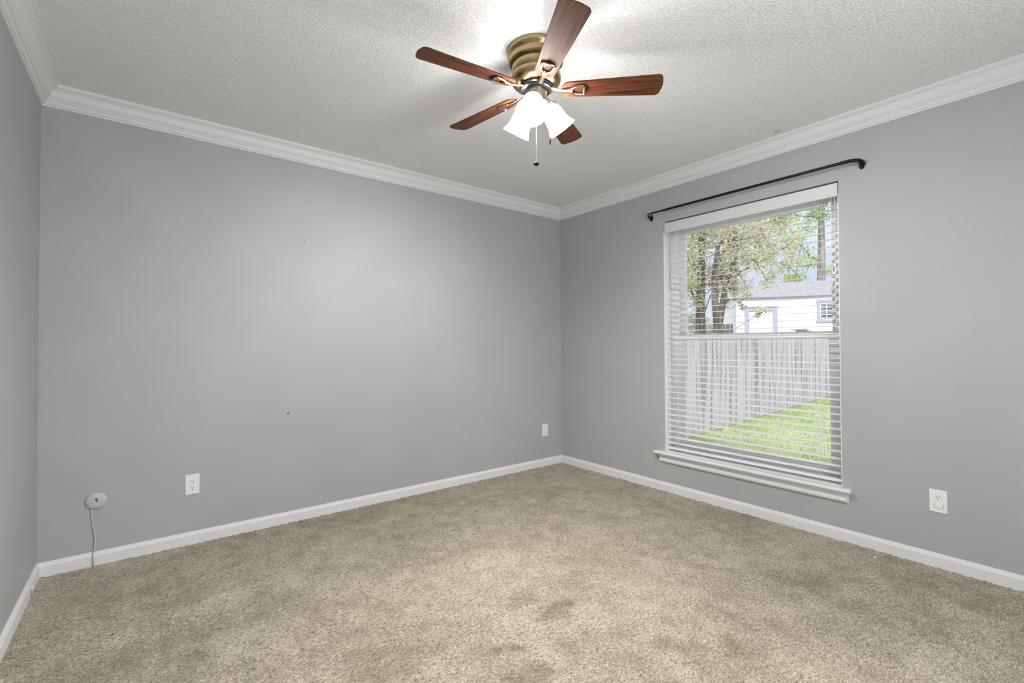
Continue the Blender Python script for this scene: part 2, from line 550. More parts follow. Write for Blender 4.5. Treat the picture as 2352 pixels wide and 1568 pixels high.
# frame of the unit
def ring_boxes(x0, x1, y0, y1, z0, z1, l, r, t, b):
    """Rectangular frame; l is the width at the y1 (left in view) side, r at the y0 side."""
    return [((x0, y1 - l, z0), (x1, y1, z1)), ((x0, y0, z0), (x1, y0 + r, z1)),
            ((x0, y0 + r, z1 - t), (x1, y1 - l, z1)), ((x0, y0 + r, z0), (x1, y1 - l, z0 + b))]
a0, a1, c0, c1 = fy0 + .004, fy1 - .004, fz0 + .004, fz1 - .004
fr = wpart('window_frame', boxes(*ring_boxes(0.100, 0.195, a0, a1, c0, c1, .038, .038, .040, .040),
                                 ((0.094, a1 - .020, c0), (0.100, a1, c1)), ((0.094, a0, c0), (0.100, a0 + .020, c1)),
                                 ((0.118, a1 - .052, c0), (0.128, a1 - .038, c1)), ((0.118, a0 + .038, c0), (0.128, a0 + .052, c1))),
           M_vinyl, bevel=.002)
ZM0, ZM1 = 1.166, 1.212
wpart('upper_sash', boxes(*ring_boxes(0.152, 0.180, a0 + .036, a1 - .036, ZM0 + .004, c1 - .036, .050, .045, .052, .040)), M_vinyl, bevel=.002)
lower = wpart('lower_sash', boxes(*ring_boxes(0.112, 0.142, a0 + .036, a1 - .036, c0 + .036, ZM1, .058, .050, ZM1 - ZM0, .052),
                                  ((0.104, a0 + .036, ZM1 - .012), (0.112, a1 - .036, ZM1 - .004)),
                                  ((0.104, a0 + .10, c0 + .064), (0.113, a1 - .10, c0 + .076))), M_vinyl, bevel=.002)
wpart('glass_pane', boxes(((0.164, a0 + .06, ZM0 + .02), (0.168, a1 - .06, c1 - .07))), M_glass)
wpart('glass_pane', boxes(((0.125, a0 + .06, c0 + .07), (0.129, a1 - .06, ZM1 - .02))), M_glass)
# sash lock on the meeting rail
bm = boxes(((0.118, -2.105, ZM1), (0.142, -2.02, ZM1 + .006)))
lathe([(.020, 0), (.020, .006), (.016, .012), (0, .013)], 20, bm, axes((0.130, -2.055, ZM1 + .006), (1, 0, 0), (0, 1.6, 0), (0, 0, 1)))
box(bm, (0.112, -2.062, ZM1 + .008), (0.128, -1.995, ZM1 + .016))
wpart('sash_lock', bm, M_tassel, bevel=.002)

# stool (sill board) with rounded nose and horns, and a coved apron beneath
def stool():
    z1, z0 = OZ0 + .002, OZ0 - .024
    bm = bmesh.new()
    nose = [(-.046, z0 + .004), (-.050, z0 + .009), (-.0515, (z0 + z1) / 2), (-.050, z1 - .008), (-.046, z1 - .003), (-.040, z1)]
    prof = [(0.10, z0), (-.040, z0)] + nose + [(0.10, z1)]
    y0, y1 = -2.352, -1.066
    A = [bm.verts.new((min(x, 0.0), y1, z)) for x, z in prof]
    # horns in front of the wall, tongue inside the opening: two prisms
    bm.free(); bm = bmesh.new()
    def pr(prof, ya, yb):
        A = [bm.verts.new((x, ya, z)) for x, z in prof]; B = [bm.verts.new((x, yb, z)) for x, z in prof]
        n = len(prof)
        for k in range(n): bm.faces.new((A[k], A[(k + 1) % n], B[(k + 1) % n], B[k]))
        bm.faces.new(A[::-1]); bm.faces.new(B)
    pr([(0.0, z0), (-.040, z0)] + nose + [(0.0, z1)], y0, y1)
    pr([(0.10, z0 + .018), (0.0, z0 + .018), (0.0, z1), (0.10, z1)], OY0 + .002, OY1 - .002)
    return bm
wpart('window_sill', stool(), M_trim, bevel=.0025)
az1 = OZ0 - .024
apron_prof = [(0, az1), (.034, az1), (.033, az1 - .006), (.024, az1 - .014), (.019, az1 - .024), (.0185, az1 - .032),
              (.021, az1 - .036), (.021, az1 - .046), (.018, az1 - .053), (.012, az1 - .058), (0, az1 - .058)]
wpart('apron', sweep(apron_prof, (0, -1.088, 0), (0, -2.332, 0), (-1, 0, 0), .55, .55), M_trim)

# ------------------------------------------------------------------ window blind
blind = empty('window_blind', (0.03, (OY0 + OY1) / 2, OZ1 - .02))
tag(blind, 'white two inch slatted blind lowered inside the window opening', 'blind')
def bpart(name, bm, m, parent=blind, **k):
    o = -Vector(blind.location)
    if parent is not blind: pass
    bmesh.ops.translate(bm, verts=bm.verts, vec=o)
    return obj(name, bm, m, parent, **k)
by0, by1 = OY0 + .0045, OY1 - .0065
bpart('valance', boxes(((0.004, by0, 2.003), (0.012, by1, 2.075)), ((0.002, by0, 1.998), (0.012, by1, 2.003))), M_valance, bevel=.0015)
bpart('headrail', boxes(((0.014, by0 + .004, 2.032), (0.072, by1 - .004, 2.079))), M_blind, bevel=.001)
SX, SW, TILT = 0.046, 0.050, 0.110     # slat centre, width and tilt (room side lower)
pitch = 0.0432
zs = []
z = 1.972
while z > 0.372:
    zs.append(z); z -= pitch
bm = bmesh.new()
sy0, sy1 = by0 + .003, by1 - .001
for z in zs:
    n = 6
    top, bot = [], []
    jx = rnd.uniform(-.0006, .0006); jt = TILT + rnd.uniform(-.012, .012)
    for k in range(n + 1):
        t = k / n * 2 - 1
        x = t * SW / 2
        zz = x * math.tan(jt) + 0.0016 * (1 - t * t)
        e = .0013 if abs(t) < 1 else .0007
        top.append((SX + jx + x, z + zz + e)); bot.append((SX + jx + x, z + zz - e))
    prof = top + bot[::-1]
    A = [bm.verts.new((x, sy0, zz)) for x, zz in prof]; B = [bm.verts.new((x, sy1, zz)) for x, zz in prof]
    m = len(prof)
    for k in range(m): bm.faces.new((A[k], A[(k + 1) % m], B[(k + 1) % m], B[k]))
    bm.faces.new(A[::-1]); bm.faces.new(B)
bpart('slat_panel', bm, M_blind)
zb = zs[-1] - pitch + .012
bpart('bottom_rail', boxes(((SX - .026, sy0, zb - .016), (SX + .026, sy1, zb))), M_blind, bevel=.003)
lads = [-1.250, -1.485, -1.7205, -1.955, -2.188]
for i, y in enumerate(lads):
    bm = bmesh.new()
    for x in (SX - .0275, SX + .0275):
        tube([(x, y, 2.032), (x, y, zb - .002)], .0009, 5, bm)
    for zz in zs:
        tube([(SX - .0275, y, zz - .0042), (SX + .0275, y, zz + .0008)], .0006, 4, bm)
    bpart('ladder_cord', bm, M_cord)
    if i in (0, 2, 4):
        bpart('lift_cord', tube([(SX - .029, y + .010, 2.032), (SX - .029, y + .010, zb - .016)], .0010, 5), M_cord)
# tilt cord with tassel at the left, lift cords with tassels at the right
def tassel_cord(y, z1, x, m_t):
    c = bpart('pull_cord', tube([(x, y, 2.035), (x, y, z1 + .03)], .0010, 5), m_t if False else M_cord)
    bm = lathe([(.0025, .034), (.0045, .030), (.0055, .015), (.0085, .004), (.0080, 0), (0, 0)], 14,
               M=Matrix.Translation((x, y, z1)))
    bpart('tassel', bm, m_t, c)
tassel_cord(-2.2515, 1.942, 0.0125, M_blind)
tassel_cord(-2.2615, 1.447, 0.0115, M_tassel)
tassel_cord(-2.2785, 1.436, 0.0115, M_tassel)
wand = bpart('tilt_wand', tube([(0.008, -1.188, 2.005), (0.006, -1.190, 1.99), (0.006, -1.191, 1.55)], [.0015, .0028, .0028], 8), M_wand)
bpart('wand_hook', tube([(0.012, -1.188, 2.012), (0.005, -1.188, 2.010), (0.004, -1.189, 1.998), (0.008, -1.190, 1.993)], .0014, 6), M_black, wand)

# ------------------------------------------------------------------ curtain rod
rod = empty('curtain_rod', (0, -1.74, 2.157))
tag(rod, 'thin black curtain rod with curved ends above the window', 'curtain rod')
def rpart(name, bm, m, **k):
    bmesh.ops.translate(bm, verts=bm.verts, vec=-Vector(rod.location))
    return obj(name, bm, m, rod, smooth=True, auto=40, **k)
RX = -0.068
def elbow(y_end, y_in, z, r):
    # quarter turn from the rod line back to the wall
    s = 1 if y_end > y_in else -1
    R0 = abs(RX)
    pts = [(RX, y_in, z)]
    for k in range(0, 9):
        a = k / 8 * PI / 2
        pts.append((RX + R0 * .92 * (1 - math.cos(a)), y_end - s * R0 * .8 * (1 - math.sin(a)), z))
    pts = [(x, y, z_ - .016 * (1 - x / RX) ** 2) for x, y, z_ in pts]
    pts.append((-0.002, y_end, z - .016))
    return pts
rpart('thin_rod', tube(elbow(-1.020, -1.30, 2.157, 0), .0062, 14), M_black)
rpart('thick_rod', tube([(RX, -1.183, 2.157), (RX, -2.36, 2.159)], .0088, 16), M_black)
rpart('elbow', tube(elbow(-2.425, -2.335, 2.159, 0), .0100, 16), M_black)
for y, z in ((-1.036, 2.146), (-2.416, 2.148)):
    # tear drop wall bracket with a hook under the rod
    out = []
    for k in range(24):
        a = 2 * PI * k / 24
        out.append((.0125 * math.sin(a) * (1 - .15 * math.cos(a)), .026 * math.cos(a) - .006))
    bm = prism(out, 0, .006, M=axes((0, y, z), (0, 1, 0), (0, 0, 1), (-1, 0, 0)))
    tube([(-.004, y, z - .010), (-.02, y, z - .014), (-.034, y, z - .006)], [.010, .008, .006], 12, bm)
    lathe([(.005, 0), (.004, .003), (0, .0035)], 12, bm, axes((-.006, y, z - .024), (0, 1, 0), (0, 0, 1), (-1, 0, 0)))
    rpart('wall_bracket', bm, M_black)

# ------------------------------------------------------------------ electrical wall plates
def plate_frame(o, right, normal):
    return axes(o, right, (0, 0, 1), normal)
def rounded_rect(w, h, r, n=5):
    pts = []
    for cx, cy, a0 in ((w / 2 - r, h / 2 - r, 0), (-w / 2 + r, h / 2 - r, 90), (-w / 2 + r, -h / 2 + r, 180), (w / 2 - r, -h / 2 + r, 270)):
        for k in range(n + 1):
            a = math.radians(a0 + 90 * k / n)
            pts.append((cx + r * math.cos(a), cy + r * math.sin(a)))
    return pts
def taper_prism(o1, o2, z0, z1, bm=None, M=None):
    bm = bm or bmesh.new()
    A = [bm.verts.new((M @ Vector((x, y, z0))) if M else (x, y, z0)) for x, y in o1]
    B = [bm.verts.new((M @ Vector((x, y, z1))) if M else (x, y, z1)) for x, y in o2]
    n = len(o1)
    for k in range(n): bm.faces.new((A[k], A[(k + 1) % n], B[(k + 1) % n], B[k]))
    bm.faces.new(A[::-1]); bm.faces.new(B)
    return bm
def socket_outline(r=.0172, h=.0145):
    pts = []
    for k in range(28):
        a = 2 * PI * k / 28
        pts.append((r * math.cos(a), max(-h, min(h, r * math.sin(a)))))
    return pts
def wall_plate(loc, rz):
    """Local frame: x to the right along the wall, -y out of the wall, z up."""
    t = empty('wall_outlet', loc, (0, 0, rz))
    M = axes((0, 0, 0), (1, 0, 0), (0, 0, 1), (0, -1, 0))
    bm = taper_prism(rounded_rect(.070, .114, .003), rounded_rect(.066, .110, .004), 0, .0055, M=M)
    obj('cover_plate', bm, M_plate, t)
    bm = lathe([(.0032, .0055), (.0030, .0066), (0, .0068)], 12, M=M)
    obj('screw', bm, M_plate, t)
    return t, M
def socket(t, M, z):
    Mz = M @ Matrix.Translation((0, z, 0))
    s = obj('socket', prism(socket_outline(), .004, .0072, M=Mz), M_plate, t, bevel=.0006)
    bm = bmesh.new()
    for x, h in ((-.0063, .0078), (.0063, .0062)):
        prism([(x - .0013, .003 - h / 2), (x + .0013, .003 - h / 2), (x + .0013, .003 + h / 2), (x - .0013, .003 + h / 2)], .0070, .0074, bm, Mz)
    lathe([(.0026, .0070), (.0026, .0074), (0, .0074)], 14, bm, Mz @ Matrix.Translation((0, -.0075, 0)))
    obj('slots', bm, M_dark, s)
    return s
t, M = wall_plate((-2.9645, 0, .340), 0)
tag(t, 'white double wall outlet on the back wall, between the round jack and the corner outlet', 'outlet')
socket(t, M, .0195); socket(t, M, -.0195)
t, M = wall_plate((-0.2155, 0, .3335), 0)
tag(t, 'small white wall plate on the back wall close to the room corner', 'outlet')
bm = taper_prism(rounded_rect(.033, .030, .008), rounded_rect(.031, .028, .008), .004, .0078, M=M @ Matrix.Translation((0, .0195, 0)))
obj('socket_cap', bm, M_plate, t)
socket(t, M, -.0195)
t, M = wall_plate((0, -2.7125, .334), -PI / 2)
tag(t, 'white wall outlet right of the window with a plug-in cap below its socket', 'outlet')
socket(t, M, .0195)
pm = M @ Matrix.Translation((.003, -.0195, 0))
c = obj('plug_in_cap', taper_prism(rounded_rect(.034, .029, .004), rounded_rect(.030, .025, .005), .004, .0130, M=pm), M_plate, t)
obj('lens', prism(rounded_rect(.002, .014, .0008), .006, .0115, M=pm @ Matrix.Translation((.0162, 0, 0))), M_tassel, c)

# round painted jack with its cable
jk = empty('phone_jack', (-3.380, 0, .333))
tag(jk, 'round grey painted wall jack with a thin cable running down to the carpet', 'jack')
M = axes((0, 0, 0), (1, 0, 0), (0, 0, 1), (0, -1, 0))
obj('cover', lathe([(.043, 0), (.043, .004), (.0415, .008), (.036, .012), (.026, .0145), (.012, .0155), (0, .0155)], 48, M=M), M_jack, jk, smooth=True)
bm = lathe([(.0050, .0150), (.0050, .0160), (0, .0160)], 16, M=M @ Matrix.Translation((.001, .010, 0)))
prism([(.001, -.006), (.006, -.006), (.006, .006), (.003, .006)], .0150, .0159, bm, M)
obj('jack_hole', bm, M_dark, jk)
bm = tube([(-.012 * math.cos(a) - .004, -.0155, .012 * math.sin(a) - .001) for a in [(-1.0 + k * 2.0 / 8) for k in range(9)]], .0018, 6)
obj('jack_rim', bm, M_jack, jk, smooth=True)
for x, z in ((-.026, .001), (.026, -.001)):
    obj('screw', lathe([(.0025, .0135), (.0022, .0160), (0, .0162)], 10, M=M @ Matrix.Translation((x, z, 0))), M_jack, jk)
cpts = [(-.017, -.004, -.036), (-.016, -.004, -.075), (-.0125, -.0045, -.125), (-.006, -.006, -.165), (-.003, -.006, -.19),
        (-.003, -.006, -.220), (-.006, -.0075, -.258), (-.0085, -.0125, -.266), (-.0095, -.0162, -.272), (-.0095, -.0163, -.300), (-.0085, -.0163, -.338)]
obj('cable', tube(cpts, .0034, 8), M_jack, jk, smooth=True)
obj('cable_clip', boxes(((-.0135, -.0205, -.292), (-.0055, -.013, -.288))), M_tassel, jk)
obj('loose_wire', tube([(.010, -.003, -.040), (.0105, -.003, -.075), (.0105, -.003, -.094)], .0011, 6), M_jack, jk)

# small capped cable end at the left baseboard
cs = empty('cable_stub', (-L + BT, -0.232, 0))
tag(cs, 'tiny capped cable end poking out of the carpet at the left baseboard', 'cable')
obj('wire', tube([(.005, 0, -.004), (.005, .0, .026), (.004, .001, .040)], .0032, 8), M_tassel, cs, smooth=True)
obj('end_cap', lathe([(.0045, 0), (.0048, .008), (.003, .011), (0, .0115)], 12, M=Matrix.Translation((.004, .001, .036))), M_plate, cs, smooth=True)

# little hook of peeling paint on the ceiling near the crown moulding
hk = empty('ceiling_hook', (-0.133, -2.014, H))
tag(hk, 'tiny dark wire hook in the ceiling just beside the crown moulding', 'hook')
obj('wire', tube([(0, .0, .002), (0, .0, -.004), (.002, -.006, -.009), (.001, -.018, -.008), (-.001, -.030, -.003)], .0016, 6), M_dark, hk, smooth=True)
# white chip lying on the carpet
cp = obj('paper_scrap', prism([(0, 0), (.016, .002), (.022, .006), (.012, .009), (.001, .006)], 0, .0025), M_plate, None, loc=(-0.148, -2.482, .0045))
cp.rotation_euler = (.15, -.1, -.5)
tag(cp, 'tiny white scrap lying on the carpet below the right end of the window sill', 'scrap')

# ------------------------------------------------------------------ ceiling fan
FX, FY = -1.815, -1.704
fan = empty('ceiling_fan', (FX, FY, H))
tag(fan, 'antique brass ceiling fan with five mahogany blades and three lit glass shades', 'ceiling fan')
def fpart(name, bm, m, parent=fan, smooth=True, auto=35, **k):
    return obj(name, bm, m, parent, smooth=smooth, auto=auto, **k)
fpart('canopy', lathe([(.126, .001), (.129, -.003), (.129, -.016), (.126, -.022), (.119, -.030), (.117, -.038), (.120, -.046),
                       (.120, -.055), (.116, -.060), (.106, -.062)], 72), M_brass)
fpart('motor_housing', lathe([(.104, -.060), (.107, -.064), (.108, -.082), (.105, -.098), (.103, -.102), (.107, -.106), (.111, -.114),
                              (.111, -.128), (.106, -.141), (.094, -.151), (.080, -.156), (.072, -.157)], 72), M_brass)
fpart('flywheel', lathe([(.072, -.155), (.075, -.158), (.075, -.164), (.070, -.168), (.070, -.174), (.060, -.177), (.050, -.178)], 60), M_gunmetal)
fpart('switch_housing', lathe([(.050, -.176), (.050, -.222), (.053, -.226), (.053, -.234), (.045, -.240), (.030, -.246), (.012, -.250), (.010, -.258), (0, -.260)], 48), M_pewter)

ZB = -0.1745
PITCH_B = -0.20
def blade_outline():
    pts = []
    x0, x1 = 0.112, 0.546
    w0, w1 = 0.044, 0.060
    # root: rounded, tip: slightly bowed end with rounded corners
    for k in range(9):
        a = math.radians(90 + 180 * k / 8)
        pts.append((x0 + .034 + .034 * math.cos(a), w0 * math.sin(a)))
    n = 6
    rc = .022
    for k in range(n + 1):
        a = math.radians(-90 + 80 * k / n)
        pts.append((x1 - .006 - rc + rc * math.cos(a), -w1 + rc + rc * math.sin(a)))
    for k in range(1, 6):
        t = k / 6
        y = (-w1 + rc) * (1 - t) + (w1 - rc) * t
        pts.append((x1 - .006 + .006 * (1 - (2 * t - 1) ** 2), y))
    for k in range(n + 1):
        a = math.radians(10 + 80 * k / n)
        pts.append((x1 - .006 - rc + rc * math.cos(a), w1 - rc + rc * math.sin(a)))
    return pts
me_cache = {}
def add_blade(az):
    ca, sa = math.cos(az), math.sin(az)
    tilt = Matrix.Rotation(math.atan(PITCH_B), 4, 'X')      # +y edge lower
    droop = math.atan(-.0231 * ca + .0064 * sa)          # the fan hangs a little out of level
    T = Matrix.Translation((0, 0, ZB)) @ Matrix.Rotation(az, 4, 'Z') @ Matrix.Rotation(-droop, 4, 'Y') @ tilt
    if 'blade' not in me_cache:
        b = fpart('blade', prism(blade_outline(), -.003, .003), M_blade, smooth=False, bevel=.0015)
        me_cache['blade'] = b
        # brass iron: neck from the flywheel and a D-shaped loop under the blade root
        bm = bmesh.new()
        loop = []
        for k in range(15):                # D-shaped loop: round towards the hub, straight across the outer end
            a = math.radians(95 + 170 * k / 14)
            loop.append((.182 + .026 * math.cos(a), .0235 * math.sin(a), -.0085))
        loop += [(.196, -.0265, -.0085), (.206, -.027, -.0085), (.2105, -.022, -.0085), (.2115, -.008, -.0085), (.2115, .008, -.0085),
                 (.2105, .022, -.0085), (.206, .027, -.0085), (.196, .0265, -.0085)]
        tube(loop, .0056, 8, bm, closed=True, flat=.8)
        tube([(.058, 0, .004), (.085, 0, .0), (.110, 0, -.006), (.135, 0, -.0085), (.160, 0, -.0085)], [.017, .013, .0095, .011, .019], 12, bm, flat=.30)
        i = fpart('blade_iron', bm, M_brasslight, b)
        box_bm = boxes(((.211, -.010, -.013), (.221, .010, -.002)))
        s = fpart('clip', box_bm, M_gunmetal, b, smooth=False, bevel=.002)
        b.matrix_basis = T
        me_cache['kids'] = (i, s)
        return b
    src = me_cache['blade']
    b = src.copy(); link(b, fan); b.matrix_basis = T
    for k in me_cache['kids']:
        c = k.copy(); link(c, b)
    return b
for k in range(5):
    add_blade(2.9837 + k * 2 * PI / 5)

# light kit
shade_prof = [(.0215, 0), (.024, .004), (.028, .012), (.038, .026), (.045, .044), (.0475, .066), (.049, .084), (.053, .102), (.061, .118), (.0655, .126),
              (.0640, .1275), (.0585, .119), (.0505, .104), (.0465, .086), (.045, .066), (.0425, .045), (.0355, .028), (.0255, .014), (.0195, .004)]
for a0 in (218, 338, 98):
    a = math.radians(a0)
    dr = Vector((math.cos(a), math.sin(a), 0))
    neck = dr * .050 + Vector((0, 0, -.228))
    axis = (dr * .58 + Vector((0, 0, -.81))).normalized()
    xs = dr.cross(Vector((0, 0, 1))).normalized()
    ys = axis.cross(xs).normalized()
    Ms = axes(neck, xs, ys, axis)
    arm = fpart('lamp_arm', lathe([(.010, -.034), (.012, -.020), (.023, -.012), (.0255, -.004), (.0255, .010), (.022, .012)], 28, M=Ms), M_pewter)
    bm = lathe(shade_prof, 40, M=Ms, cap=False)
    sh = fpart('lamp_shade', bm, M_shade, auto=None)
    bm = lathe([(.010, .004), (.0105, .034), (.018, .052), (.0235, .070), (.0215, .086), (.012, .097), (0, .100)], 20, M=Ms)
    fpart('bulb', bm, M_bulb, sh, auto=None)

def beads(x, y, z0, z1, r=.0011):
    return tube([(x, y, z0), (x, y, (z0 + z1) / 2), (x, y, z1)], r, 6)
c1 = fpart('pull_chain', beads(0, 0, -.255, -.488), M_chain)
fpart('pull_knob', lathe([(0, .011), (.005, .0095), (.0105, .005), (.0125, 0), (.0105, -.005), (.005, -.0095), (0, -.011)], 20,
                         M=Matrix.Translation((0, 0, -.500))), M_wooddark, c1)
px, py = 0.036, -0.033
c2 = fpart('pull_chain', tube([(px * .9, py * .9, -.206), (px * 1.25, py * 1.25, -.212), (px * 1.25, py * 1.25, -.226), (px * 1.25, py * 1.25, -.385)], .0011, 6), M_chain)
fpart('pull_fob', lathe([(.002, .018), (.004, .014), (.0045, 0), (.0035, -.012), (.001, -.018)], 10, M=Matrix.Translation((px * 1.25, py * 1.25, -.402))), M_wooddark, c2)

# ------------------------------------------------------------------ frame of the added fill light opening, behind the camera
fill_root = empty('fill_opening', ((FX0 + FX1) / 2, -D, FZ0))
tag(fill_root, 'wide white frame around an added opening for fill light behind the camera', 'window', kind='structure')
bm = boxes(((FX0, -D - .06, FZ0), (FX0 + .04, -D + .01, FZ1)), ((FX1 - .04, -D - .06, FZ0), (FX1, -D + .01, FZ1)),
           ((FX0, -D - .06, FZ0), (FX1, -D + .01, FZ0 + .04)), ((FX0, -D - .06, FZ1 - .04), (FX1, -D + .01, FZ1)))
bmesh.ops.translate(bm, verts=bm.verts, vec=-Vector(fill_root.location))
obj('window_frame', bm, M_vinyl, fill_root)  # made-up frame, only surrounds the fill light

# ------------------------------------------------------------------ garden outside the window
M_lawn = mat('lawn_soil', (0.24, 0.34, 0.12), 0.95, noise=(1.6, (0.42, 0.47, 0.22), 0.35, 0.65), bump=(60, .6, .03))
M_grass = mat('grass_blades', (0.28, 0.40, 0.14), 0.7, noise=(2.2, (0.52, 0.56, 0.31), 0.35, 0.65))
M_fence = mat('weathered_fence_wood', (0.25, 0.235, 0.255), 0.9, noise=((13, 13, .7), (0.53, 0.51, 0.545), 0.34, 0.52), bump=(40, .3, .01))
M_fencegrey = mat('old_grey_boards', (0.09, 0.095, 0.08), 0.9, noise=((5, 5, .6), (0.20, 0.205, 0.175), 0.35, 0.65))
M_bark = mat('tree_bark', (0.075, 0.062, 0.058), 0.9, noise=((14, 14, 3), (0.24, 0.20, 0.19), 0.35, 0.65), bump=(50, .8, .03))
M_barkgrey = mat('grey_tree_bark', (0.17, 0.155, 0.145), 0.9, noise=((10, 10, 2), (0.36, 0.33, 0.31), 0.35, 0.65))
M_siding = mat('white_siding', (0.88, 0.86, 0.88), 0.6)
M_lav = mat('lavender_trim', (0.41, 0.39, 0.53), 0.6)
M_roof = mat('grey_shingles', (0.24, 0.225, 0.235), 0.9, noise=(12, (0.36, 0.335, 0.345), 0.35, 0.65), bump=(30, .5, .02))
M_pane = mat('shed_glass', (0.16, 0.18, 0.20), 0.1)

def leaf_mat(name, cols):
    m = bpy.data.materials.new(name)
    m.use_nodes = True
    nt = m.node_tree
    b = nt.nodes['Principled BSDF']
    b.inputs['Roughness'].default_value = 0.6
    at = nt.nodes.new('ShaderNodeAttribute'); at.attribute_name = 'tint'
    rp = nt.nodes.new('ShaderNodeValToRGB')
    e = rp.color_ramp.elements
    e[0].position = 0; e[0].color = (*cols[0], 1)
    e[1].position = 1; e[1].color = (*cols[-1], 1)
    for k, c in enumerate(cols[1:-1]):
        x = e.new((k + 1) / (len(cols) - 1)); x.color = (*c, 1)
    nt.links.new(at.outputs['Fac'], rp.inputs[0])
    nt.links.new(rp.outputs[0], b.inputs['Base Color'])
    tl = nt.nodes.new('ShaderNodeBsdfTranslucent')
    nt.links.new(rp.outputs[0], tl.inputs[0])
    mx = nt.nodes.new('ShaderNodeMixShader'); mx.inputs[0].default_value = 0.45
    out = nt.nodes['Material Output']
    nt.links.new(b.outputs[0], mx.inputs[1]); nt.links.new(tl.outputs[0], mx.inputs[2]); nt.links.new(mx.outputs[0], out.inputs[0])
    return m
M_leaf = leaf_mat('autumn_green_leaves', [(0.24, 0.27, 0.14), (0.46, 0.51, 0.29), (0.68, 0.69, 0.48), (0.78, 0.66, 0.53), (0.84, 0.79, 0.70)])
M_leafgreen = leaf_mat('bright_green_leaves', [(0.20, 0.30, 0.12), (0.36, 0.46, 0.18), (0.52, 0.62, 0.30), (0.60, 0.64, 0.40)])

# lawn
lawn = boxes(((WT, -9, GROUND - .2), (30, 16, GROUND)))
shell('ground', lawn, M_lawn, 'bright green lawn outside the window', 'lawn')

FA = Vector((2.557, 0.240, GROUND)); FD = Vector((0.9964, 0.0849, 0))
FN = Vector((FD.y, -FD.x, 0))   # towards the lawn in view

def leaf_mesh(name, pts, nrm, size, m, parent, seed, tint=None):
    """Small folded diamond leaves at pts (N,3)."""
    rs = np.random.RandomState(seed)
    n = len(pts)
    a = rs.standard_normal((n, 3)); a /= np.linalg.norm(a, axis=1)[:, None]
    b = rs.standard_normal((n, 3)); b -= a * (a * b).sum(1)[:, None]; b /= np.linalg.norm(b, axis=1)[:, None]
    c = np.cross(a, b)
    s = (size * rs.uniform(.6, 1.25, n))[:, None]
    v0 = pts - a * s * .5; v2 = pts + a * s * .5
    v1 = pts + b * s * .28 + c * s * .08; v3 = pts - b * s * .28 + c * s * .08
    co = np.stack((v0, v1, v2, v3), 1).reshape(-1, 3).astype(np.float32)
    me = bpy.data.meshes.new(name)
    me.vertices.add(4 * n); me.vertices.foreach_set('co', co.ravel())
    i = np.arange(n)[:, None] * 4
    tri = np.concatenate((i, i + 1, i + 2, i, i + 2, i + 3), 1).ravel()
    me.loops.add(len(tri)); me.loops.foreach_set('vertex_index', tri.astype(np.int32))
    me.polygons.add(2 * n); me.polygons.foreach_set('loop_start', (np.arange(2 * n) * 3).astype(np.int32))
    me.update(calc_edges=True)
    at = me.attributes.new('tint', 'FLOAT', 'POINT')
    t = rs.uniform(0, 1, n) if tint is None else tint
    at.data.foreach_set('value', np.repeat(t, 4).astype(np.float32))
    me.materials.append(m)
    o = bpy.data.objects.new(name, me)
    return link(o, parent)

def tree(name, loc, label, trunk_pts, r0, bark, clumps, leaf, per, size, seed, forks=()):
    root = empty(name, loc)
    tag(root, label, 'tree', 'trees beyond the garden fence')
    rr = random.Random(seed)
    n = len(trunk_pts)
    fpart('trunk', tube(trunk_pts, [r0 * (1 - .55 * k / (n - 1)) for k in range(n)], 12), bark, root)
    for fk in forks:
        fpart('branch', tube(fk, [r0 * .8 * (1 - .6 * k / (len(fk) - 1)) for k in range(len(fk))], 10), bark, root)
    rs = np.random.RandomState(seed)
    P, T = [], []
    bmb = bmesh.new()
    for (cx, cy, cz, R_) in clumps:
        k = max(20, int(per * R_ * R_))
        d = rs.standard_normal((k, 3)); d /= np.linalg.norm(d, axis=1)[:, None]
        rad = R_ * rs.uniform(.15, 1, k) ** .6
        # twiggy sub-clusters keep gaps in the crown
        sub = rs.standard_normal((max(4, k // 120), 3)) * R_ * .5
        which = rs.randint(0, len(sub), k)
        pt = np.array((cx, cy, cz)) + sub[which] + d * rad[:, None] * .36
        P.append(pt)
        T.append(np.clip(rs.uniform(0, 1) * .5 + rs.uniform(0, .6, k), 0, 1))
        # a branch reaching into the clump
        tp = min(trunk_pts, key=lambda q: abs(q[2] - (cz - R_ * .8)))
        mid = ((tp[0] + cx) / 2 + rr.uniform(-.1, .1), (tp[1] + cy) / 2 + rr.uniform(-.1, .1), (tp[2] + cz) / 2 - .1)
        tube([tp, mid, (cx, cy, cz)], [r0 * .26 * min(1, R_ * 2.2), r0 * .15 * min(1, R_ * 2.2), r0 * .06], 6, bmb)
        for q in sub[:7]:
            tube([(cx, cy, cz), tuple(np.array((cx, cy, cz)) + q)], [r0 * .09, r0 * .04], 5, bmb)
    fpart('branches', bmb, bark, root)
    leaf_mesh('foliage', np.vstack(P), None, size, leaf, root, seed, np.concatenate(T))
    return root

def at_px(u, v, depth):
    """World point on the sight line of a photo pixel, used only to look up where a thing stands."""
    dx = (u - 2352 / 2 + 9.936) / 1068.24
    dy = (v - 1568 / 2 + 8.554) / 1068.24
    d = f_ + r2 * dx - u2 * dy
    return Vector((-3.180, -3.2456, 1.1384)) + d * depth

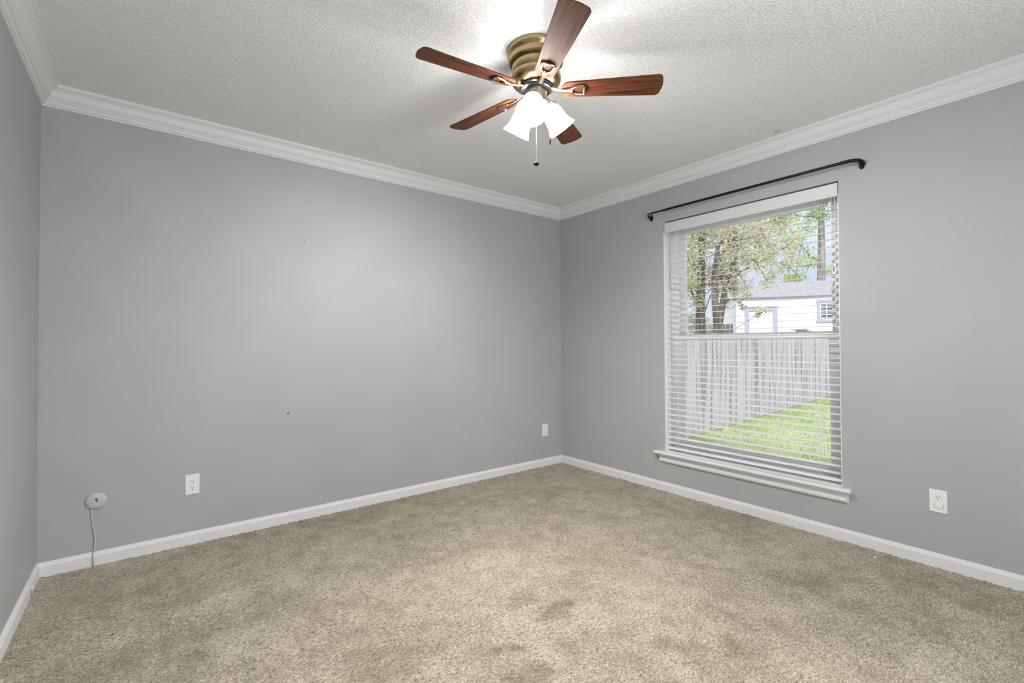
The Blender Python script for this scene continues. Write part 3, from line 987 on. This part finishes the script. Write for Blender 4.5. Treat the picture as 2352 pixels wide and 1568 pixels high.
# pale board fence running away from the house
fence = empty('board_fence', FA)
tag(fence, 'pale weathered vertical board fence along the lawn outside the window', 'fence')
bm = bmesh.new()
rb = random.Random(11)
x = -2.6
FH = 1.43
while x < 8.6:
    w = .142
    off = rb.uniform(-.006, .006)
    h = FH + rb.uniform(-.02, .02)
    p0 = FD * x; p1 = FD * (x + w - .010)
    M_b = axes(FD * x + FN * off, FD, FN, (0, 0, 1))
    prism([(0, 0), (w - .012, 0), (w - .012, .018), (0, .018)], 0.02, h, bm, M_b)
    x += w
fpart('boards', bm, M_fence, fence, smooth=False)
bm = bmesh.new()
for z in (.15, .62, 1.10):
    M_b = axes(FD * -2.6, FD, FN, (0, 0, 1))
    prism([(0, -.046), (11.2, -.046), (11.2, -.008), (0, -.008)], z, z + .09, bm, M_b)
fpart('rails', bm, M_fence, fence, smooth=False)

# darker old fence further back on the left
of = empty('old_fence', at_px(1630, 790, 14.0))
of.location.z = GROUND
tag(of, 'old grey green board fence behind the tree trunks', 'fence')
bm = bmesh.new()
for k in range(-8, 5):
    a = k * .15
    M_b = axes((0, 0, 0), (.62, -.78, 0), (.78, .62, 0), (0, 0, 1))
    prism([(a, 0), (a + .135, 0), (a + .135, .02), (a, .02)], 0.0, 1.85 + rb.uniform(-.03, .03), bm, M_b)
box(bm, (.02, .02, .5), (.06, .06, .6))
fpart('boards', bm, M_fencegrey, of, smooth=False)

# white shed with lavender trim
P0 = at_px(1683, 680, 13.8); P1 = at_px(1912, 668, 12.9); EAVE = P0.z
P0.z = P1.z = 0
SD = (P1 - P0).normalized()                # along the front wall, to the right in view
SN = Vector((-SD.y, SD.x, 0))
if SN.dot(Vector((1, 0.8, 0))) < 0: SN = -SN   # away from the camera
shed = empty('garden_shed', (P0.x, P0.y, GROUND))
tag(shed, 'white garden shed with lavender trim and grey roof beyond the fence', 'shed')
EZ = EAVE - GROUND
Wd, Dp = 3.4, 3.0
def sh(a, n, z): return SD * a + SN * n + Vector((0, 0, z))
def sbox(bm, a0, a1, n0, n1, z0, z1):
    prism([(a0, n0), (a1, n0), (a1, n1), (a0, n1)], z0, z1, bm, axes((0, 0, 0), SD, SN, (0, 0, 1)))
bm = bmesh.new(); sbox(bm, 0, Wd, 0, Dp, 0, EZ)
for k in range(12): sbox(bm, 0, Wd, -.006, 0, .02 + k * .21, .20 + k * .21)
fpart('wall', bm, M_siding, shed, smooth=False)
bm = bmesh.new()
Mx = axes((0, 0, 0), SN, Vector((0, 0, 1)), SD)
prism([(-.10, EZ - .02), (Dp + .10, EZ - .02), (Dp / 2, EZ + .52)], -.15, Wd + .15, bm, Mx)
fpart('roof', bm, M_roof, shed, smooth=False)
bm = bmesh.new(); sbox(bm, -.15, Wd + .15, -.10, -.07, EZ - .075, EZ + .01); fpart('fascia', bm, M_lav, shed, smooth=False)
bm = bmesh.new(); sbox(bm, -.012, .085, -.03, .0, 0, EZ - .08); fpart('corner_trim', bm, M_lav, shed, smooth=False)
def shed_a(u):
    """position along the shed's front of photo column u"""
    o = Vector((-3.180, -3.2456, 0)); dx = (u - 2352 / 2 + 9.936) / 1068.24
    d = f_ + r2 * dx
    # solve o + t d = P0 + a SD in the plane
    rx, ry = P0.x - o.x, P0.y - o.y
    det = d.x * (-SD.y) + SD.x * d.y
    t = (rx * (-SD.y) + SD.x * ry) / det
    return (o.x + d.x * t - P0.x) * SD.x + (o.y + d.y * t - P0.y) * SD.y
dA0, dA1, dB0, dB1 = shed_a(1711), shed_a(1721), shed_a(1775), shed_a(1786)
door = bmesh.new(); sbox(door, dA1, dB0, -.02, .0, .05, EZ - .52)
dr_ = fpart('door', door, M_siding, shed, smooth=False)
bm = bmesh.new()
sbox(bm, dA0, dA1, -.035, 0, .02, EZ - .36); sbox(bm, dB0, dB1, -.035, 0, .02, EZ - .36)
sbox(bm, dA1, dB0, -.035, 0, EZ - .46, EZ - .36); sbox(bm, dA0 - .03, dB1 + .03, -.05, 0, EZ - .36, EZ - .335)
fpart('door_trim', bm, M_lav, shed, smooth=False)
wA = shed_a(1884)
wz1, wz0 = EZ - .29, EZ - .72
bm = bmesh.new()
sbox(bm, wA - .065, wA - .005, -.035, 0, wz0 - .05, wz1 + .05); sbox(bm, wA + .60, wA + .66, -.035, 0, wz0 - .05, wz1 + .05)
sbox(bm, wA - .09, wA + .69, -.04, 0, wz1 + .03, wz1 + .10); sbox(bm, wA - .09, wA + .69, -.045, 0, wz0 - .10, wz0 - .04)
wt = fpart('window_trim', bm, M_lav, shed, smooth=False)
bm = bmesh.new(); sbox(bm, wA, wA + .60, -.012, 0, wz0, wz1); fpart('window_pane', bm, M_pane, wt, smooth=False)
bm = bmesh.new()
for a in (.0, .145, .29, .435, .58): sbox(bm, wA + a, wA + a + .02, -.03, 0, wz0, wz1)
for q in range(5):
    zz = wz0 + (wz1 - wz0 - .02) * q / 4
    sbox(bm, wA, wA + .6, -.03, 0, zz, zz + .02)
fpart('muntins', bm, M_siding, wt, smooth=False)

# trees
def clump_px(root, lst):
    out = []
    for u, v, dep, R_ in lst:
        p = at_px(u, v, dep) - root
        out.append((p.x, p.y, p.z, R_))
    return out
def pts_px(root, lst):
    return [tuple(at_px(u, v, dep) - root) for u, v, dep in lst]
def base(u, dep):
    p = at_px(u, 790, dep); p.z = GROUND; return p
b0 = base(1609, 9.2)
tree('shade_tree', b0, 'thick brown trunked leafy tree near the left side of the window view',
     [(0, 0, 0)] + pts_px(b0, [(1609, 740, 9.2), (1610, 640, 9.25), (1612, 540, 9.3), (1618, 440, 9.35)]), .105, M_bark,
     clump_px(b0, [(1590, 530, 9.0, .62), (1640, 520, 9.2, .62), (1600, 600, 8.9, .6), (1650, 590, 9.1, .55), (1585, 660, 9.3, .5), (1640, 655, 9.2, .45),
                   (1570, 580, 9.6, .6), (1690, 500, 9.1, .6), (1580, 730, 9.8, .4), (1625, 450, 9.4, .7)]), M_leaf, 5600, .052, 21)
b1 = base(1652, 8.6)
tree('forked_tree', b1, 'forked dark trunk tree left of the white shed',
     [(0, 0, 0)] + pts_px(b1, [(1650, 765, 8.6), (1643, 700, 8.6), (1640, 640, 8.6), (1650, 560, 8.7)]), .085, M_bark,
     clump_px(b1, [(1700, 560, 8.4, .6), (1740, 520, 8.5, .6), (1690, 620, 8.6, .42), (1735, 600, 8.2, .42), (1790, 505, 8.6, .55), (1700, 690, 8.0, .16),
                   (1745, 720, 7.9, .18), (1800, 570, 8.5, .38), (1665, 660, 8.7, .35), (1740, 455, 8.6, .6)]), M_leaf, 5000, .048, 22,
     forks=[pts_px(b1, [(1651, 745, 8.6), (1660, 700, 8.6), (1668, 650, 8.6), (1690, 590, 8.5)])])
b2 = base(1886, 18.5)
tree('tall_tree', b2, 'tall bare grey trunk tree behind the shed at the right of the window view',
     [(0, 0, 0)] + pts_px(b2, [(1886, 700, 18.5), (1887, 600, 18.5), (1886, 500, 18.5), (1884, 400, 18.5)]), .19, M_barkgrey,
     clump_px(b2, [(1840, 560, 18.1, 1.18), (1810, 610, 18.6, 0.89), (1860, 490, 18.4, 1.04), (1830, 630, 19.2, 0.89), (1895, 625, 19.2, 0.74), (1770, 480, 18.5, 1.33),
                   (1850, 430, 18.5, 1.33)]), M_leafgreen, 700, .10, 23)

# grass blades on the lawn: countless
def grass():
    rs = np.random.RandomState(5)
    n = 26000
    a = rs.uniform(-2.0, 14, n); c = rs.uniform(.03, 5.2, n) * np.minimum(1, .35 + a / 12 + .3)
    o = np.array(FA)
    base_ = o + a[:, None] * np.array(FD) + c[:, None] * np.array(FN)
    base_ = base_[base_[:, 0] > .5]
    n = len(base_)
    h = rs.uniform(.025, .065, n) * (1 + 1.3 * np.exp(-((base_ - o) @ np.array(FN)) / .08))
    w = rs.uniform(.004, .008, n)
    th = rs.uniform(0, 2 * PI, n)
    dx = np.stack((np.cos(th), np.sin(th), np.zeros(n)), 1)
    ln = rs.standard_normal((n, 3)) * .02; ln[:, 2] = 0
    v0 = base_ - dx * w[:, None]; v1 = base_ + dx * w[:, None]
    v2 = base_ + ln + np.array((0, 0, 1)) * h[:, None]
    co = np.stack((v0, v1, v2), 1).reshape(-1, 3).astype(np.float32)
    me = bpy.data.meshes.new('grass')
    me.vertices.add(3 * n); me.vertices.foreach_set('co', co.ravel())
    me.loops.add(3 * n); me.loops.foreach_set('vertex_index', np.arange(3 * n, dtype=np.int32))
    me.polygons.add(n); me.polygons.foreach_set('loop_start', (np.arange(n) * 3).astype(np.int32))
    me.update(calc_edges=True)
    me.materials.append(M_grass)
    o = bpy.data.objects.new('grass', me); link(o)
    tag(o, 'short green grass growing on the lawn by the fence', 'grass', kind='stuff')
grass()
